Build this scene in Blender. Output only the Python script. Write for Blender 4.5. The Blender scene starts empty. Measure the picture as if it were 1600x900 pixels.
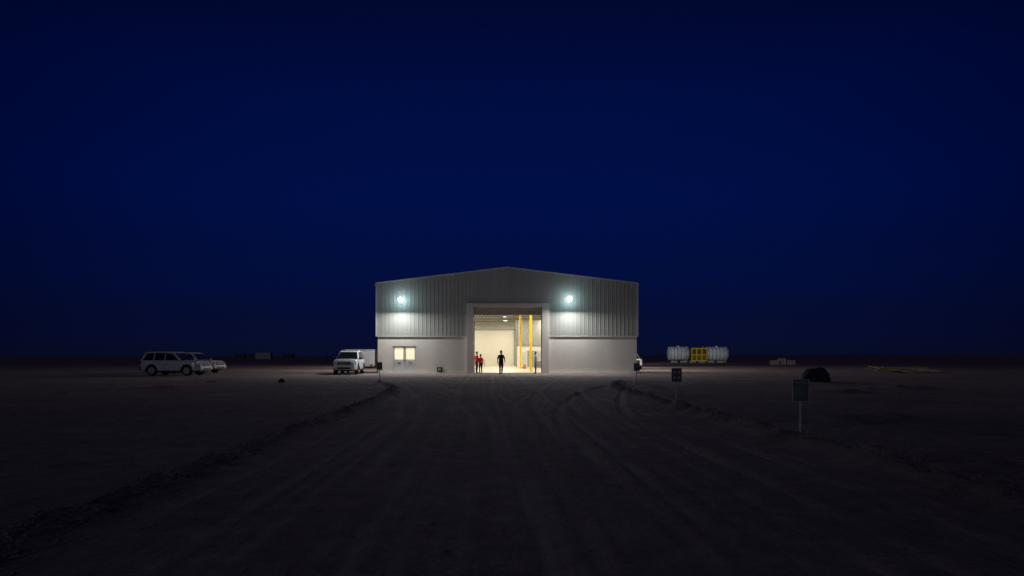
import bpy, bmesh, math, random
import numpy as np
from mathutils import Vector, Matrix
random.seed(7)
C = bpy.context.scene.collection
R = math.radians
PI = math.pi

# ------------------------------------------------------------------ materials
def lin(c):
    return tuple(((v/12.92) if v <= 0.04045 else ((v+0.055)/1.055)**2.4) for v in c)

def mat(name, col, rough=0.6, metal=0.0, noise=0.12, scale=3.0, bump=0.0, bscale=20, coat=0.0, emit=None, estr=0, streak=False, sample=False):
    m = bpy.data.materials.new(name); m.use_nodes = True
    nt = m.node_tree; N = nt.nodes; L = nt.links
    b = N['Principled BSDF']
    b.inputs['Roughness'].default_value = rough
    b.inputs['Metallic'].default_value = metal
    if coat: b.inputs['Coat Weight'].default_value = coat
    tc = N.new('ShaderNodeTexCoord')
    nz = N.new('ShaderNodeTexNoise'); nz.inputs['Scale'].default_value = scale; nz.inputs['Detail'].default_value = 5
    if streak:
        mp = N.new('ShaderNodeMapping'); mp.inputs['Scale'].default_value = (1,1,.12)
        L.new(tc.outputs['Object'], mp.inputs['Vector']); L.new(mp.outputs['Vector'], nz.inputs['Vector'])
    else:
        L.new(tc.outputs['Object'], nz.inputs['Vector'])
    rp = N.new('ShaderNodeValToRGB')
    rp.color_ramp.elements[0].position = 0.3; rp.color_ramp.elements[1].position = 0.75
    rp.color_ramp.elements[0].color = tuple(v*(1-noise*1.6) for v in col)+(1,)
    rp.color_ramp.elements[1].color = tuple(min(1, v*(1+noise*0.5)) for v in col)+(1,)
    L.new(nz.outputs['Fac'], rp.inputs['Fac'])
    L.new(rp.outputs['Color'], b.inputs['Base Color'])
    if bump:
        n2 = N.new('ShaderNodeTexNoise'); n2.inputs['Scale'].default_value = bscale; n2.inputs['Detail'].default_value = 4
        L.new(tc.outputs['Object'], n2.inputs['Vector'])
        bp = N.new('ShaderNodeBump'); bp.inputs['Strength'].default_value = bump; bp.inputs['Distance'].default_value = 0.02
        L.new(n2.outputs['Fac'], bp.inputs['Height']); L.new(bp.outputs['Normal'], b.inputs['Normal'])
    if emit:
        b.inputs['Emission Color'].default_value = emit+(1,)
        b.inputs['Emission Strength'].default_value = estr
        m.cycles.emission_sampling = 'FRONT' if sample else 'NONE'
    return m

M = {}
M['plaster'] = mat('plaster', (.72,.675,.59), .85, noise=.07, scale=.8, bump=.15, bscale=30, streak=True)
M['clad'] = mat('cladding_paint', (.36,.37,.325), .5, .0, noise=.06, scale=.6, streak=True)
M['trim'] = mat('trim_paint', (.60,.60,.54), .45, noise=.06)
M['roofm'] = mat('roof_sheet', (.45,.46,.45), .5, .2)
M['inner'] = mat('inner_lining', (.72,.70,.64), .8, noise=.04, scale=.5)
M['innergrey'] = mat('grey_panel', (.36,.36,.34), .7)
M['slab'] = mat('concrete_floor', (.60,.57,.51), .5, noise=.12, scale=.7)
M['shutter'] = mat('shutter_slats', (.68,.65,.57), .7, .0, noise=.03)
M['shutterdark'] = mat('rolled_shutter', (.46,.40,.29), .5, .1)
M['steel'] = mat('steel_grey', (.30,.29,.27), .5, .3)
M['galv'] = mat('galvanised_post', (.40,.40,.43), .6, .1)
M['dark'] = mat('dark_metal', (.03,.03,.035), .5, .3)
M['yellow'] = mat('yellow_paint', (.95,.68,.02), .5, noise=.06)
M['ochre'] = mat('ochre_panel', (.22,.14,.02), .5, noise=.12)
M['orange'] = mat('orange_plastic', (.70,.22,.05), .45)
M['white'] = mat('white_paint', (.68,.68,.70), .3, 0, noise=.10, scale=1.2, coat=.6)
M['dimwhite'] = mat('dimmed_car_white', (.44,.45,.49), .35, 0, noise=.14, scale=1.2, coat=.5)  # car white darkened so the far-left cars look dimly lit
M['dustwhite'] = mat('dusty_white_paint', (.66,.65,.62), .45, 0, noise=.15, scale=2)
M['trailerwhite'] = mat('trailer_white', (.85,.84,.80), .45, 0, noise=.08, scale=2)
M['glass'] = mat('dark_glass', (.012,.014,.018), .08, 0, noise=.02, coat=.5)
M['rubber'] = mat('rubber', (.02,.02,.02), .85)
M['alloy'] = mat('alloy', (.26,.26,.27), .35, .8)
M['plastic'] = mat('black_plastic', (.025,.025,.027), .55)
M['lens'] = mat('headlamp_lens', (.7,.72,.75), .1, 0, coat=1)
M['red'] = mat('red_lens', (.35,.01,.01), .2)
M['plate'] = mat('number_plate', (.7,.7,.6), .5)
M['notice'] = mat('notice_white', (.66,.66,.62), .5)
M['signwhite'] = mat('sign_frame', (.28,.29,.34), .5)
M['signblue'] = mat('sign_blue', (.03,.04,.075), .5)
M['signgrey'] = mat('sign_grey', (.065,.07,.09), .5)
M['signprint'] = mat('sign_print', (.15,.16,.19), .5)
M['print'] = mat('print_grey', (.22,.22,.22), .6)
M['wood'] = mat('raw_timber', (.50,.42,.24), .8, noise=.2, scale=6, bump=.4)
M['palewood'] = mat('pale_pallet_wood', (.36,.34,.31), .8, noise=.3, scale=6, bump=.4)
M['tank'] = mat('tank_white', (.76,.77,.78), .4, noise=.14, scale=1.5)
M['rock'] = mat('dark_rock', (.022,.02,.02), .9, noise=.4, scale=4, bump=.6, bscale=9)
M['lightrock'] = mat('pale_rock', (.22,.185,.17), .9, noise=.4, scale=4, bump=.6, bscale=9)
M['skin'] = mat('skin', (.40,.22,.15), .6)
M['hair'] = mat('hair', (.02,.015,.012), .8)
M['black_cloth'] = mat('black_cloth', (.018,.018,.022), .9)
M['navy_cloth'] = mat('navy_cloth', (.02,.025,.05), .9)
M['red_cloth'] = mat('red_cloth', (.88,.03,.02), .8)
M['white_cloth'] = mat('white_cloth', (.60,.58,.54), .85)
M['grey_cloth'] = mat('grey_cloth', (.14,.14,.14), .85)
M['shoe'] = mat('shoe', (.02,.018,.016), .6)
M['floodlens'] = mat('flood_lens', (.8,.8,.8), .3, emit=(.62,.88,1.0), estr=75, sample=True)
M['walllens'] = mat('wall_lamp_lens', (.8,.8,.8), .3, emit=(.9,.95,1.0), estr=10)
M['warmlens'] = mat('warm_lens', (.8,.8,.8), .3, emit=(1,.95,.84), estr=9)
M['glow_pane'] = mat('lit_pane', (.8,.7,.5), .4, noise=.04, scale=2, emit=(1,.84,.56), estr=.72)
M['container_dark'] = mat('container_dark', (.03,.035,.055), .7)
M['greenled'] = mat('box_face', (.5,.5,.42), .5)

# ------------------------------------------------------------------ mesh helpers
class MB:
    def __init__(s): s.V=[]; s.F=[]
    def add(s, V, F):
        n=len(s.V); s.V += [tuple(v) for v in V]; s.F += [tuple(i+n for i in f) for f in F]; return s
    def box(s, x0,x1,y0,y1,z0,z1):
        return s.add([(x0,y0,z0),(x1,y0,z0),(x1,y1,z0),(x0,y1,z0),(x0,y0,z1),(x1,y0,z1),(x1,y1,z1),(x0,y1,z1)],
              [(0,3,2,1),(4,5,6,7),(0,1,5,4),(1,2,6,5),(2,3,7,6),(3,0,4,7)])
    def cyl(s, p0,p1,r0,r1=None,n=16):
        r1 = r0 if r1 is None else r1
        p0=Vector(p0); p1=Vector(p1); d=(p1-p0).normalized()
        a = d.orthogonal().normalized(); b = d.cross(a)
        V=[]
        for p,r in ((p0,r0),(p1,r1)):
            for i in range(n):
                t=2*PI*i/n; V.append(p+a*(r*math.cos(t))+b*(r*math.sin(t)))
        F=[(i,(i+1)%n,n+(i+1)%n,n+i) for i in range(n)]
        F.append(tuple(range(n-1,-1,-1))); F.append(tuple(range(n,2*n)))
        return s.add(V,F)
    def bar(s,p0,p1,w,h):
        p0=Vector(p0); p1=Vector(p1); d=(p1-p0).normalized()
        up=Vector((0,0,1)) if abs(d.z)<.95 else Vector((0,1,0))
        a=d.cross(up).normalized(); b=a.cross(d).normalized()
        V=[]
        for p in (p0,p1):
            for sx,sy in ((-1,-1),(1,-1),(1,1),(-1,1)): V.append(p+a*(sx*w/2)+b*(sy*h/2))
        return s.add(V,[(3,2,1,0),(4,5,6,7),(0,1,5,4),(1,2,6,5),(2,3,7,6),(3,0,4,7)])
    def prism_y(s, pts, y0, y1):
        n=len(pts)
        V=[(x,y0,z) for x,z in pts]+[(x,y1,z) for x,z in pts]
        F=[tuple(range(n)), tuple(range(2*n-1,n-1,-1))]+[(i,n+i,n+(i+1)%n,(i+1)%n) for i in range(n)]
        return s.add(V,F)
    def lathe(s, prof, axis, org, n=24):
        ax={'x':0,'y':1,'z':2}[axis]; V=[]; F=[]
        for r,t in prof:
            for i in range(n):
                a=2*PI*i/n; u,v=r*math.cos(a),r*math.sin(a)
                p=[0,0,0]; p[ax]=t; p[(ax+1)%3]=u; p[(ax+2)%3]=v
                V.append((p[0]+org[0],p[1]+org[1],p[2]+org[2]))
        k=len(prof)
        for j in range(k-1):
            for i in range(n):
                F.append((j*n+i,j*n+(i+1)%n,(j+1)*n+(i+1)%n,(j+1)*n+i))
        F.append(tuple(range(n-1,-1,-1))); F.append(tuple(range((k-1)*n,k*n)))
        return s.add(V,F)
    def slab(s, pts, off):
        n=len(pts); off=Vector(off)
        V=[Vector(p) for p in pts]+[Vector(p)+off for p in pts]
        F=[tuple(range(n)), tuple(range(2*n-1,n-1,-1))]+[(i,n+i,n+(i+1)%n,(i+1)%n) for i in range(n)]
        return s.add(V,F)
    def build(s, name, m, parent=None, bevel=0, smooth=None):
        me=bpy.data.meshes.new(name); me.from_pydata(s.V,[],s.F)
        bm=bmesh.new(); bm.from_mesh(me); bmesh.ops.recalc_face_normals(bm,faces=bm.faces); bm.to_mesh(me); bm.free()
        me.materials.append(m); me.update()
        if smooth is not None:
            me.polygons.foreach_set('use_smooth',[True]*len(me.polygons)); me.set_sharp_from_angle(angle=R(smooth))
        o=bpy.data.objects.new(name,me); C.objects.link(o)
        if parent: o.parent=parent
        if bevel:
            md=o.modifiers.new('bevel','BEVEL'); md.width=bevel; md.segments=2; md.limit_method='ANGLE'; md.angle_limit=R(35)
        return o

def tag(o,label=None,cat=None,group=None,kind=None):
    if label: o['label']=label
    if cat: o['category']=cat
    if group: o['group']=group
    if kind: o['kind']=kind
    return o
def empty(name,loc,rz=0,label=None,cat=None,group=None):
    o=bpy.data.objects.new(name,None); C.objects.link(o); o.location=loc; o.rotation_euler=(0,0,rz)
    o.empty_display_size=.3
    return tag(o,label,cat,group)

# ------------------------------------------------------------------ ground
H=1.45; F_=1066.7
def gp(px,py):
    Y=F_*H/(py-556.0); return ((px-800)*Y/F_, Y)
def vnoise(x,y,seed=0):
    xi=np.floor(x); yi=np.floor(y); fx=x-xi; fy=y-yi
    fx=fx*fx*(3-2*fx); fy=fy*fy*(3-2*fy)
    def h(a,b):
        t=np.sin(a*127.1+b*311.7+seed*74.7)*43758.5453; return t-np.floor(t)
    return (h(xi,yi)*(1-fx)+h(xi+1,yi)*fx)*(1-fy)+(h(xi,yi+1)*(1-fx)+h(xi+1,yi+1)*fx)*fy
def fbm(x,y,o=4,seed=0):
    s=0;a=.5
    for i in range(o): s=s+a*(vnoise(x,y,seed+i*13)-.5); x=x*2.07+3.1; y=y*2.03+1.7; a*=.5
    return s
def sst(a,b,v):
    t=np.clip((v-a)/(b-a),0,1); return t*t*(3-2*t)
def cen(Y): return -0.037*np.minimum(Y,60.)
LEFT=-3.4; RIGHT=4.9
ruts=[]
for u0,d,w in ((-2.9,.018,.07),(-2.4,.026,.08),(-2.1,.014,.06),(-1.75,.018,.07),(-1.1,.030,.08),(-.85,.014,.06),(-.6,.018,.07),(-.2,.014,.06),(.35,.030,.08),(.62,.014,.06),(.9,.018,.07),(1.5,.018,.07),(2.0,.030,.08),(2.3,.014,.06),(2.6,.018,.07),(3.3,.018,.07),(3.9,.026,.08),(4.4,.014,.07)):
    ruts.append((lambda Y,u0=u0: u0+cen(Y)+.10*np.sin(Y*.11+u0*5)+.03*np.sin(Y*.4+u0), d, w, (0,56)))
for u0,k,ys,d in ((-2.0,-11,14,.045),(-.3,-11,14,.045),(-.9,-14,20,.036),(.8,-14,20,.036),(-1.5,-5.5,12,.036),(.2,-5.5,12,.036),(-2.6,-20,24,.032),(-1.0,-20,24,.032),
                (3.2,9.5,12,.045),(1.5,9.5,12,.045),(2.4,14,18,.036),(.7,14,18,.036),(3.0,5,16,.036),(1.3,5,16,.036),(3.4,21,24,.032),(1.8,21,24,.032)):
    ruts.append((lambda Y,u0=u0,k=k,ys=ys: u0+cen(Y)+k*np.clip((Y-ys)/33.,0,2)**1.8, d, .11, (ys-6,54)))
def height(x,y,full=False):
    x=np.asarray(x,float); y=np.asarray(y,float)
    u=x-cen(y)
    roadm=sst(LEFT-.5,LEFT+.2,u)*(1-sst(RIGHT-.2,RIGHT+.5,u))*(1-sst(30,44,y))
    yard=sst(34,46,y)*sst(-34,-22,-np.abs(x))
    calm=np.maximum(roadm,yard)
    far=sst(70,260,np.hypot(x,y))
    z=fbm(x*.35,y*.35,4,1)*.10*(1-.85*calm)
    z=z+fbm(x*1.6,y*1.6,3,5)*.06*(1-.8*calm)
    z=z+fbm(x*5,y*5,2,9)*.040*(1-.55*calm)*(1-sst(30,60,y))
    sw=np.clip((y-24)/14.,0,2)**2
    uL=u-LEFT+sw*2.4; uR=u-RIGHT-sw*2.4
    fade=1-sst(32,42,y)
    lump=.5+1.3*vnoise(x*1.6,y*1.6,31)
    z=z+.10*lump*np.exp(-((uL+.25)/.22)**2)*fade
    z=z+.15*lump*np.exp(-((uR-.30)/.26)**2)*fade
    z=z+.09*vnoise(x*.9,y*.9,41)*np.exp(-((uR-1.5)/.8)**2)*fade
    z=z+.03*np.exp(-((uL+1.3)/.5)**2)*fade*lump
    for hx,hy,hr,hh in ((7.6,15.2,.8,.14),(8.8,15.8,.6,.11),(5.9,9.6,.9,.07),(7.2,9.2,.8,.12),(8.3,8.2,.7,.10),(-15,30,1.2,.12),(13,27,1.2,.14),(17,30,1.5,.14)):
        z=z+hh*np.exp(-(((x-hx)/hr)**2+((y-hy)/(hr*.7))**2))*(.6+.8*vnoise(x*3,y*3,51))
    rm=np.zeros_like(z)
    for f,d,w,(a,b) in ruts:
        dx=np.abs(x-f(y)); fd=sst(a,a+5,y)*(1-sst(b-3,b,y))
        wob=.25+1.1*vnoise(x*1.1,y*.7,61)
        z=z+fd*wob*(-.8*d*np.exp(-(dx/w)**2)+.5*d*np.exp(-((dx-w*1.9)/(w*.6))**2))
        rm=np.maximum(rm,fd*wob*np.exp(-(dx/(w*1.1))**2)*min(1,d/.04))
    z=z+fbm(x*.03,y*.03,4,71)*.9*far
    dist=np.hypot(x,y)
    z=z+sst(250,1500,dist)*(fbm(x*.004,y*.004,4,81)*7+sst(-200,1600,x)*7-1.5)
    pad=sst(-13,-11.6,-np.abs(x+.4))*sst(55.5,56.8,y)*(1-sst(98,99,y))
    z=z*(1-pad)-.05*pad
    nearb=sst(-18,-12,-np.abs(x+.4))*sst(50,56,y)*(1-sst(98,104,y))
    z=z*(1-.8*nearb)
    return (z,rm,roadm) if full else z
def gz(x,y): return float(height(np.array([x]),np.array([y]))[0])

us=list(np.arange(-6.5,8.5,.04)); a=us[-1]
while a<22: a+=.15; us.append(a)
a=us[0]
while a>-22: a-=.15; us.insert(0,a)
g=.2
lo,hi=us[0],us[-1]
while hi<3500: hi+=g; lo-=g; us.append(hi); us.insert(0,lo); g*=1.14
ys=list(np.arange(2,18,.09))+list(np.arange(18,34,.16))+list(np.arange(34,62,.28)); a=ys[-1]; g=.4
while a<4500: a+=g; ys.append(a); g*=1.07
ys=[-60,-40,-25,-15,-10,-6,-3,-1,.5]+ys
us=np.array(us); ys=np.array(ys)
UU,YY=np.meshgrid(us,ys)
il=int(np.argmin(abs(us-LEFT))); ir=int(np.argmin(abs(us-RIGHT)))
XX=UU+cen(YY)
ZZ,RM,RD=height(XX,YY,True)
ny,nx=XX.shape
def sheet(name,mask,m):
    idx=np.arange(ny*nx).reshape(ny,nx)
    q=np.stack([idx[:-1,:-1],idx[:-1,1:],idx[1:,1:],idx[1:,:-1]],-1)[mask]
    used=np.unique(q); rem=-np.ones(ny*nx,int); rem[used]=np.arange(len(used))
    q=rem[q]
    co=np.stack([XX.ravel(),YY.ravel(),ZZ.ravel()],-1)[used]
    me=bpy.data.meshes.new(name); me.from_pydata(co.tolist(),[],q.tolist())
    at=me.attributes.new('track','FLOAT','POINT'); at.data.foreach_set('value',RM.ravel()[used])
    at=me.attributes.new('lane','FLOAT','POINT'); at.data.foreach_set('value',RD.ravel()[used])
    me.polygons.foreach_set('use_smooth',[True]*len(me.polygons)); me.materials.append(m)
    o=bpy.data.objects.new(name,me); C.objects.link(o); o['kind']='structure'; return o

gm=bpy.data.materials.new('sandy_gravel'); gm.use_nodes=True
nt=gm.node_tree; N=nt.nodes; L=nt.links; b=N['Principled BSDF']; b.inputs['Roughness'].default_value=.95
b.inputs['Specular IOR Level'].default_value=.1
tc=N.new('ShaderNodeTexCoord')
def nz(scale,det=6,rough=.6,vec=None):
    n=N.new('ShaderNodeTexNoise'); n.inputs['Scale'].default_value=scale; n.inputs['Detail'].default_value=det; n.inputs['Roughness'].default_value=rough
    L.new(vec or tc.outputs['Object'],n.inputs['Vector']); return n
def mth(op,a,b_=None,c=None):
    n=N.new('ShaderNodeMath'); n.operation=op
    for i,v in enumerate((a,b_,c)):
        if v is None: continue
        if isinstance(v,(int,float)): n.inputs[i].default_value=v
        else: L.new(v,n.inputs[i])
    return n.outputs[0]
mp=N.new('ShaderNodeMapping'); mp.inputs['Rotation'].default_value=(0,0,-.037); mp.inputs['Scale'].default_value=(12,.6,1)
L.new(tc.outputs['Object'],mp.inputs['Vector'])
n1=nz(.25); n2=nz(2.6,8,.7); n3=nz(26,4,.75); n4=nz(1.0,7,.75,mp.outputs['Vector'])
vo=N.new('ShaderNodeTexVoronoi'); vo.inputs['Scale'].default_value=14; L.new(tc.outputs['Object'],vo.inputs['Vector'])
at=N.new('ShaderNodeAttribute'); at.attribute_name='track'
al=N.new('ShaderNodeAttribute'); al.attribute_name='lane'
fac=mth('ADD',mth('MULTIPLY',n1.outputs['Fac'],.30),mth('ADD',mth('MULTIPLY',n2.outputs['Fac'],.42),mth('MULTIPLY',n3.outputs['Fac'],.42)))
fac=mth('ADD',fac,mth('MULTIPLY',at.outputs['Fac'],.17))
fac=mth('ADD',fac,mth('MULTIPLY',al.outputs['Fac'],mth('MULTIPLY',mth('SUBTRACT',n4.outputs['Fac'],.5),.24)))
rp=N.new('ShaderNodeValToRGB'); cr=rp.color_ramp
cr.elements[0].position=.38; cr.elements[0].color=(.085,.066,.064,1)
cr.elements[1].position=.84; cr.elements[1].color=(.43,.36,.32,1)
e=cr.elements.new(.57); e.color=(.210,.168,.154,1)
L.new(fac,rp.inputs['Fac']); L.new(rp.outputs['Color'],b.inputs['Base Color'])
hh=mth('ADD',mth('MULTIPLY',n2.outputs['Fac'],.6),mth('ADD',mth('MULTIPLY',n3.outputs['Fac'],.45),mth('MULTIPLY',mth('SUBTRACT',1,vo.outputs['Distance']),.45)))
hh=mth('ADD',hh,mth('MULTIPLY',mth('MULTIPLY',n4.outputs['Fac'],al.outputs['Fac']),.25))
bp=N.new('ShaderNodeBump'); bp.inputs['Strength'].default_value=1; bp.inputs['Distance'].default_value=.07
L.new(hh,bp.inputs['Height']); L.new(bp.outputs['Normal'],b.inputs['Normal'])

cx_=(np.arange(nx-1)[None,:]); ry=(ys[:-1][:,None])
roadmask=(cx_>=il)&(cx_<ir)&(ry<44)
roadmask=np.broadcast_to(roadmask,(ny-1,nx-1))
sheet('gravel_road',roadmask,gm); sheet('desert_ground',~roadmask,gm)

# loose stones
rng=np.random.default_rng(3)
V=[];Fc=[]
base=np.array([(1,0,0),(-1,0,0),(0,1,0),(0,-1,0),(0,0,1),(0,0,-1)],float)
of=[(0,2,4),(2,1,4),(1,3,4),(3,0,4),(2,0,5),(1,2,5),(3,1,5),(0,3,5)]
px_=[];py_=[];sz=[]
for i in range(3200):
    y=4+34*rng.random()**1.6; s_=max(0,(y-24)/14)**2*2.4; px_.append(LEFT-.25-s_+rng.normal()*.20+float(cen(y))); py_.append(y); sz.append(.008+.022*rng.random()**3)
for i in range(3400):
    y=4+34*rng.random()**1.6; s_=max(0,(y-24)/14)**2*2.4; px_.append(RIGHT+.35+s_+abs(rng.normal())*.4-.2+float(cen(y))); py_.append(y); sz.append(.008+.028*rng.random()**3)
for i in range(3600):
    y=4+50*rng.random()**1.5; px_.append((rng.random()-.5)*2*(8+y*.8)); py_.append(y); sz.append(.005+.015*rng.random()**5)
px_=np.array(px_);py_=np.array(py_);pz=height(px_,py_)
for x,y,z,s in zip(px_,py_,pz,sz):
    n=len(V); P=base*(s*(.6+.7*rng.random((6,1))))*np.array([1.2,1,.75]); t=rng.random()*6.3
    c,s_=math.cos(t),math.sin(t)
    for p in P: V.append((x+p[0]*c-p[1]*s_,y+p[0]*s_+p[1]*c,z+p[2]+s*.25))
    Fc+= [tuple(n+k for k in f) for f in of]
mb=MB(); mb.V=V; mb.F=Fc
tag(mb.build('gravel',M['lightrock']),'loose stones strewn along the shoulders of the gravel road','gravel',kind='stuff')

# ------------------------------------------------------------------ warehouse
Y0=57.3; CX=-.42; HW=10.95; XL=CX-HW; XR=CX+HW; DEP=40.; Y1=Y0+DEP
EAVE=7.53; RIDGE=8.84; CB=3.115
DX0,DX1=-3.22,2.52; SX0,SX1=-3.81,3.11; STOP=5.85; DTOP=5.53
def zt(x): return EAVE+(RIDGE-EAVE)*(1-abs(x-CX)/HW)
W=empty('warehouse',(0,0,0),0,'large pale steel warehouse with low gable and brightly lit open doorway','warehouse')
ex0,ex1,ez=-10.04,-8.0,2.26
m=MB()
xl,xr=XL+.10,XR-.06
m.box(xl,ex0,Y0,Y0+.25,-.15,CB+.1); m.box(ex1,SX0+.1,Y0,Y0+.25,-.15,CB+.1); m.box(ex0,ex1,Y0,Y0+.25,ez,CB+.1)
m.box(SX1-.1,xr,Y0,Y0+.25,-.15,CB+.1)
m.box(xl,xl+.25,Y0+.25,Y1,-.15,CB+.1); m.box(xr-.25,xr,Y0+.25,Y1,-.15,CB+.1)
m.build('masonry_wall',M['plaster'],W)
def ribprof(a,b,pitch=.33):
    pts=[]; n=int((b-a)/pitch); p=(b-a)/n
    for i in range(n):
        s=a+i*p
        pts+=[(s,0),(s+p*.36,0),(s+p*.45,1),(s+p*.55,1),(s+p*.64,0)]
    pts.append((b,0)); return pts
m=MB()
pr=[(x,Y0-.04-.013*d) for x,d in ribprof(XL,XR)]
def cut(pr,xc):
    for i in range(len(pr)-1):
        if pr[i][0]<xc<pr[i+1][0]:
            t=(xc-pr[i][0])/(pr[i+1][0]-pr[i][0]); y=pr[i][1]*(1-t)+pr[i+1][1]*t
            return pr[:i+1]+[(xc,y)]+pr[i+1:]
    return pr
for c_ in (SX0,SX1,CX): pr=cut(pr,c_)
for i in range(len(pr)-1):
    (xa,ya),(xb,yb)=pr[i],pr[i+1]; mid=(xa+xb)/2
    z0=STOP if SX0<mid<SX1 else CB
    m.add([(xa,ya,z0),(xb,yb,z0),(xb,yb,zt(xb)),(xa,ya,zt(xa))],[(0,1,2,3)])
for X,sg in ((XL,-1),(XR,1)):
    ps=[(y,X+sg*.03*d) for y,d in ribprof(Y0-.04,Y1)]
    for i in range(len(ps)-1):
        (ya,xa),(yb,xb)=ps[i],ps[i+1]
        m.add([(xa,ya,CB),(xb,yb,CB),(xb,yb,EAVE),(xa,ya,EAVE)],[(0,1,2,3)])
m.build('cladding',M['clad'],W)
m=MB(); m.prism_y([(XL,-.1),(XR,-.1),(XR,EAVE),(CX,RIDGE),(XL,EAVE)],Y1,Y1+.15); m.build('rear_wall',M['clad'],W)
m=MB()
for x0,z0,x1,z1 in ((XL-.06,EAVE-.02,CX,RIDGE),(CX,RIDGE,XR+.06,EAVE-.02)):
    m.slab([(x0,Y0-.12,z0+.03),(x1,Y0-.12,z1+.03),(x1,Y1+.3,z1+.03),(x0,Y1+.3,z0+.03)],(0,0,.06))
m.build('roof',M['roofm'],W)
m=MB()
m.bar((XL-.06,Y0-.10,EAVE+.0),(CX,Y0-.10,RIDGE+.02),.05,.11); m.bar((CX,Y0-.10,RIDGE+.02),(XR+.06,Y0-.10,EAVE+.0),.05,.11)
m.build('gable_trim',M['trim'],W)
for X in (XL,XR):
    m=MB(); m.box(X-.06,X+.06,Y0-.09,Y0+.06,CB-.02,EAVE-.09); m.build('corner_trim',M['trim'],W)
for a_,b_ in ((XL-.05,SX0-.01),(SX1+.01,XR+.05)):
    MB().box(a_,b_,Y0-.065,Y0-.002,CB-.06,CB-.001).build('drip_flashing',M['trim'],W)
for X,sg in ((XL,-1),(XR,1)):
    m=MB(); m.box(min(X+sg*.04,X+sg*.12),max(X+sg*.04,X+sg*.12),Y0-.05,Y1,EAVE-.22,EAVE-.06); m.build('gutter',M['trim'],W)
m=MB(); m.box(SX0,DX0,Y0-.22,Y0+.45,-.15,STOP); m.box(DX1,SX1,Y0-.22,Y0+.45,-.15,STOP); m.box(DX0,DX1,Y0-.22,Y0+.45,DTOP,STOP)
m.build('door_surround',M['plaster'],W,bevel=.015)
m=MB()
for i in range(6):
    z=4.94+i*.098; m.box(DX0+.02,DX1-.02,Y0+.10-.012*(i%2),Y0+.16,z,z+.094)
m.box(DX0+.02,DX1-.02,Y0+.06,Y0+.18,4.88,4.94)
sh=m.build('roller_shutter',M['shutterdark'],W)
for X in (DX0,DX1-.08):
    m=MB(); m.box(X,X+.08,Y0+.04,Y0+.22,0,DTOP); m.build('shutter_guide',M['steel'],sh)
m=MB()
m.box(ex0,ex0+.07,Y0+.02,Y0+.14,0,ez); m.box(ex1-.07,ex1,Y0+.02,Y0+.14,0,ez); m.box(ex0+.07,ex1-.07,Y0+.02,Y0+.14,ez-.06,ez)
m.build('door_frame',M['trim'],W)
exm=(ex0+ex1)/2
for k,(a,b2) in enumerate(((ex0+.08,exm-.01),(exm+.01,ex1-.08))):
    m=MB(); y0,y1=Y0+.05,Y0+.10; st=.11
    m.box(a,b2,y0,y1,.02,1.16); m.box(a,a+st,y0,y1,1.16,ez-.07); m.box(b2-st,b2,y0,y1,1.16,ez-.07); m.box(a+st,b2-st,y0,y1,ez-.14,ez-.07)
    d=m.build('door',M['dustwhite'],W,bevel=.006)
    MB().box(a+st,b2-st,Y0+.07,Y0+.08,1.16,ez-.14).build('window_pane',M['glow_pane'],d)
    m=MB(); xx=(b2-.05 if k==0 else a+.05); m.box(xx-.015,xx+.015,y0-.05,y0-.002,.95,1.12); m.build('handle',M['dark'],d)
    m=MB(); c=(a+b2)/2; m.box(c-.22,c+.22,y0-.012,y0-.002,.74,.98); sg=m.build('notice',M['notice'],d)
    m=MB()
    for zz,w in ((.93,.17),(.86,.19),(.79,.13)): m.box(c-w,c+w,y0-.016,y0-.0125,zz-.018,zz+.018)
    m.build('print',M['print'],sg)
MB().box(XL+.2,XR-.2,Y0-.30,Y1,-.2,.03).build('floor',M['slab'],W)
ix0,ix1=XL+.5,XR-.5; IE=7.2; IR=8.45
def izt(x): return IE+(IR-IE)*(1-abs(x-CX)/(HW-.5))
m=MB(); yb=Y1-.1; yf=Y0+.46
m.add([(ix0,yf,.03),(ix0,yb,.03),(ix0,yb,IE),(ix0,yf,IE)],[(0,1,2,3)])
m.add([(ix1,yf,.03),(ix1,yb,.03),(ix1,yb,IE),(ix1,yf,IE)],[(0,1,2,3)])
m.add([(ix0,yb,.03),(ix1,yb,.03),(ix1,yb,IE),(CX,yb,IR),(ix0,yb,IE)],[(0,1,2,3,4)])
m.add([(ix0,yf,.03),(SX0,yf,.03),(SX0,yf,IE),(ix0,yf,IE)],[(0,1,2,3)])
m.add([(SX1,yf,.03),(ix1,yf,.03),(ix1,yf,IE),(SX1,yf,IE)],[(0,1,2,3)])
m.add([(SX0,yf,STOP),(SX1,yf,STOP),(SX1,yf,IE),(CX,yf,IR),(SX0,yf,IE)],[(0,1,2,3,4)])
m.add([(ix0,yf,IE),(ix0,yb,IE),(CX,yb,IR),(CX,yf,IR)],[(0,1,2,3)])
m.add([(CX,yf,IR),(CX,yb,IR),(ix1,yb,IE),(ix1,yf,IE)],[(0,1,2,3)])
m.build('inner_lining',M['inner'],W)
for i in range(7):
    y=Y0+2.5+i*6
    m=MB(); m.box(ix0+.02,ix0+.32,y,y+.2,.03,IE-.02); m.box(ix1-.32,ix1-.02,y,y+.2,.03,IE-.02)
    m.bar((ix0+.1,y+.1,IE-.35),(CX,y+.1,IR-.35),.2,.45); m.bar((CX,y+.1,IR-.35),(ix1-.1,y+.1,IE-.35),.2,.45)
    m.bar((ix0+.3,y+.1,IE-.9),(ix1-.3,y+.1,IE-.9),.10,.16)
    for k in range(10):
        xa=ix0+.5+k*2.1; m.bar((xa,y+.1,IE-.9),(xa+1.0,y+.1,izt(xa+1)-.5),.09,.09)
    m.build('roof_truss',M['steel'],W)
m=MB()
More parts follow.
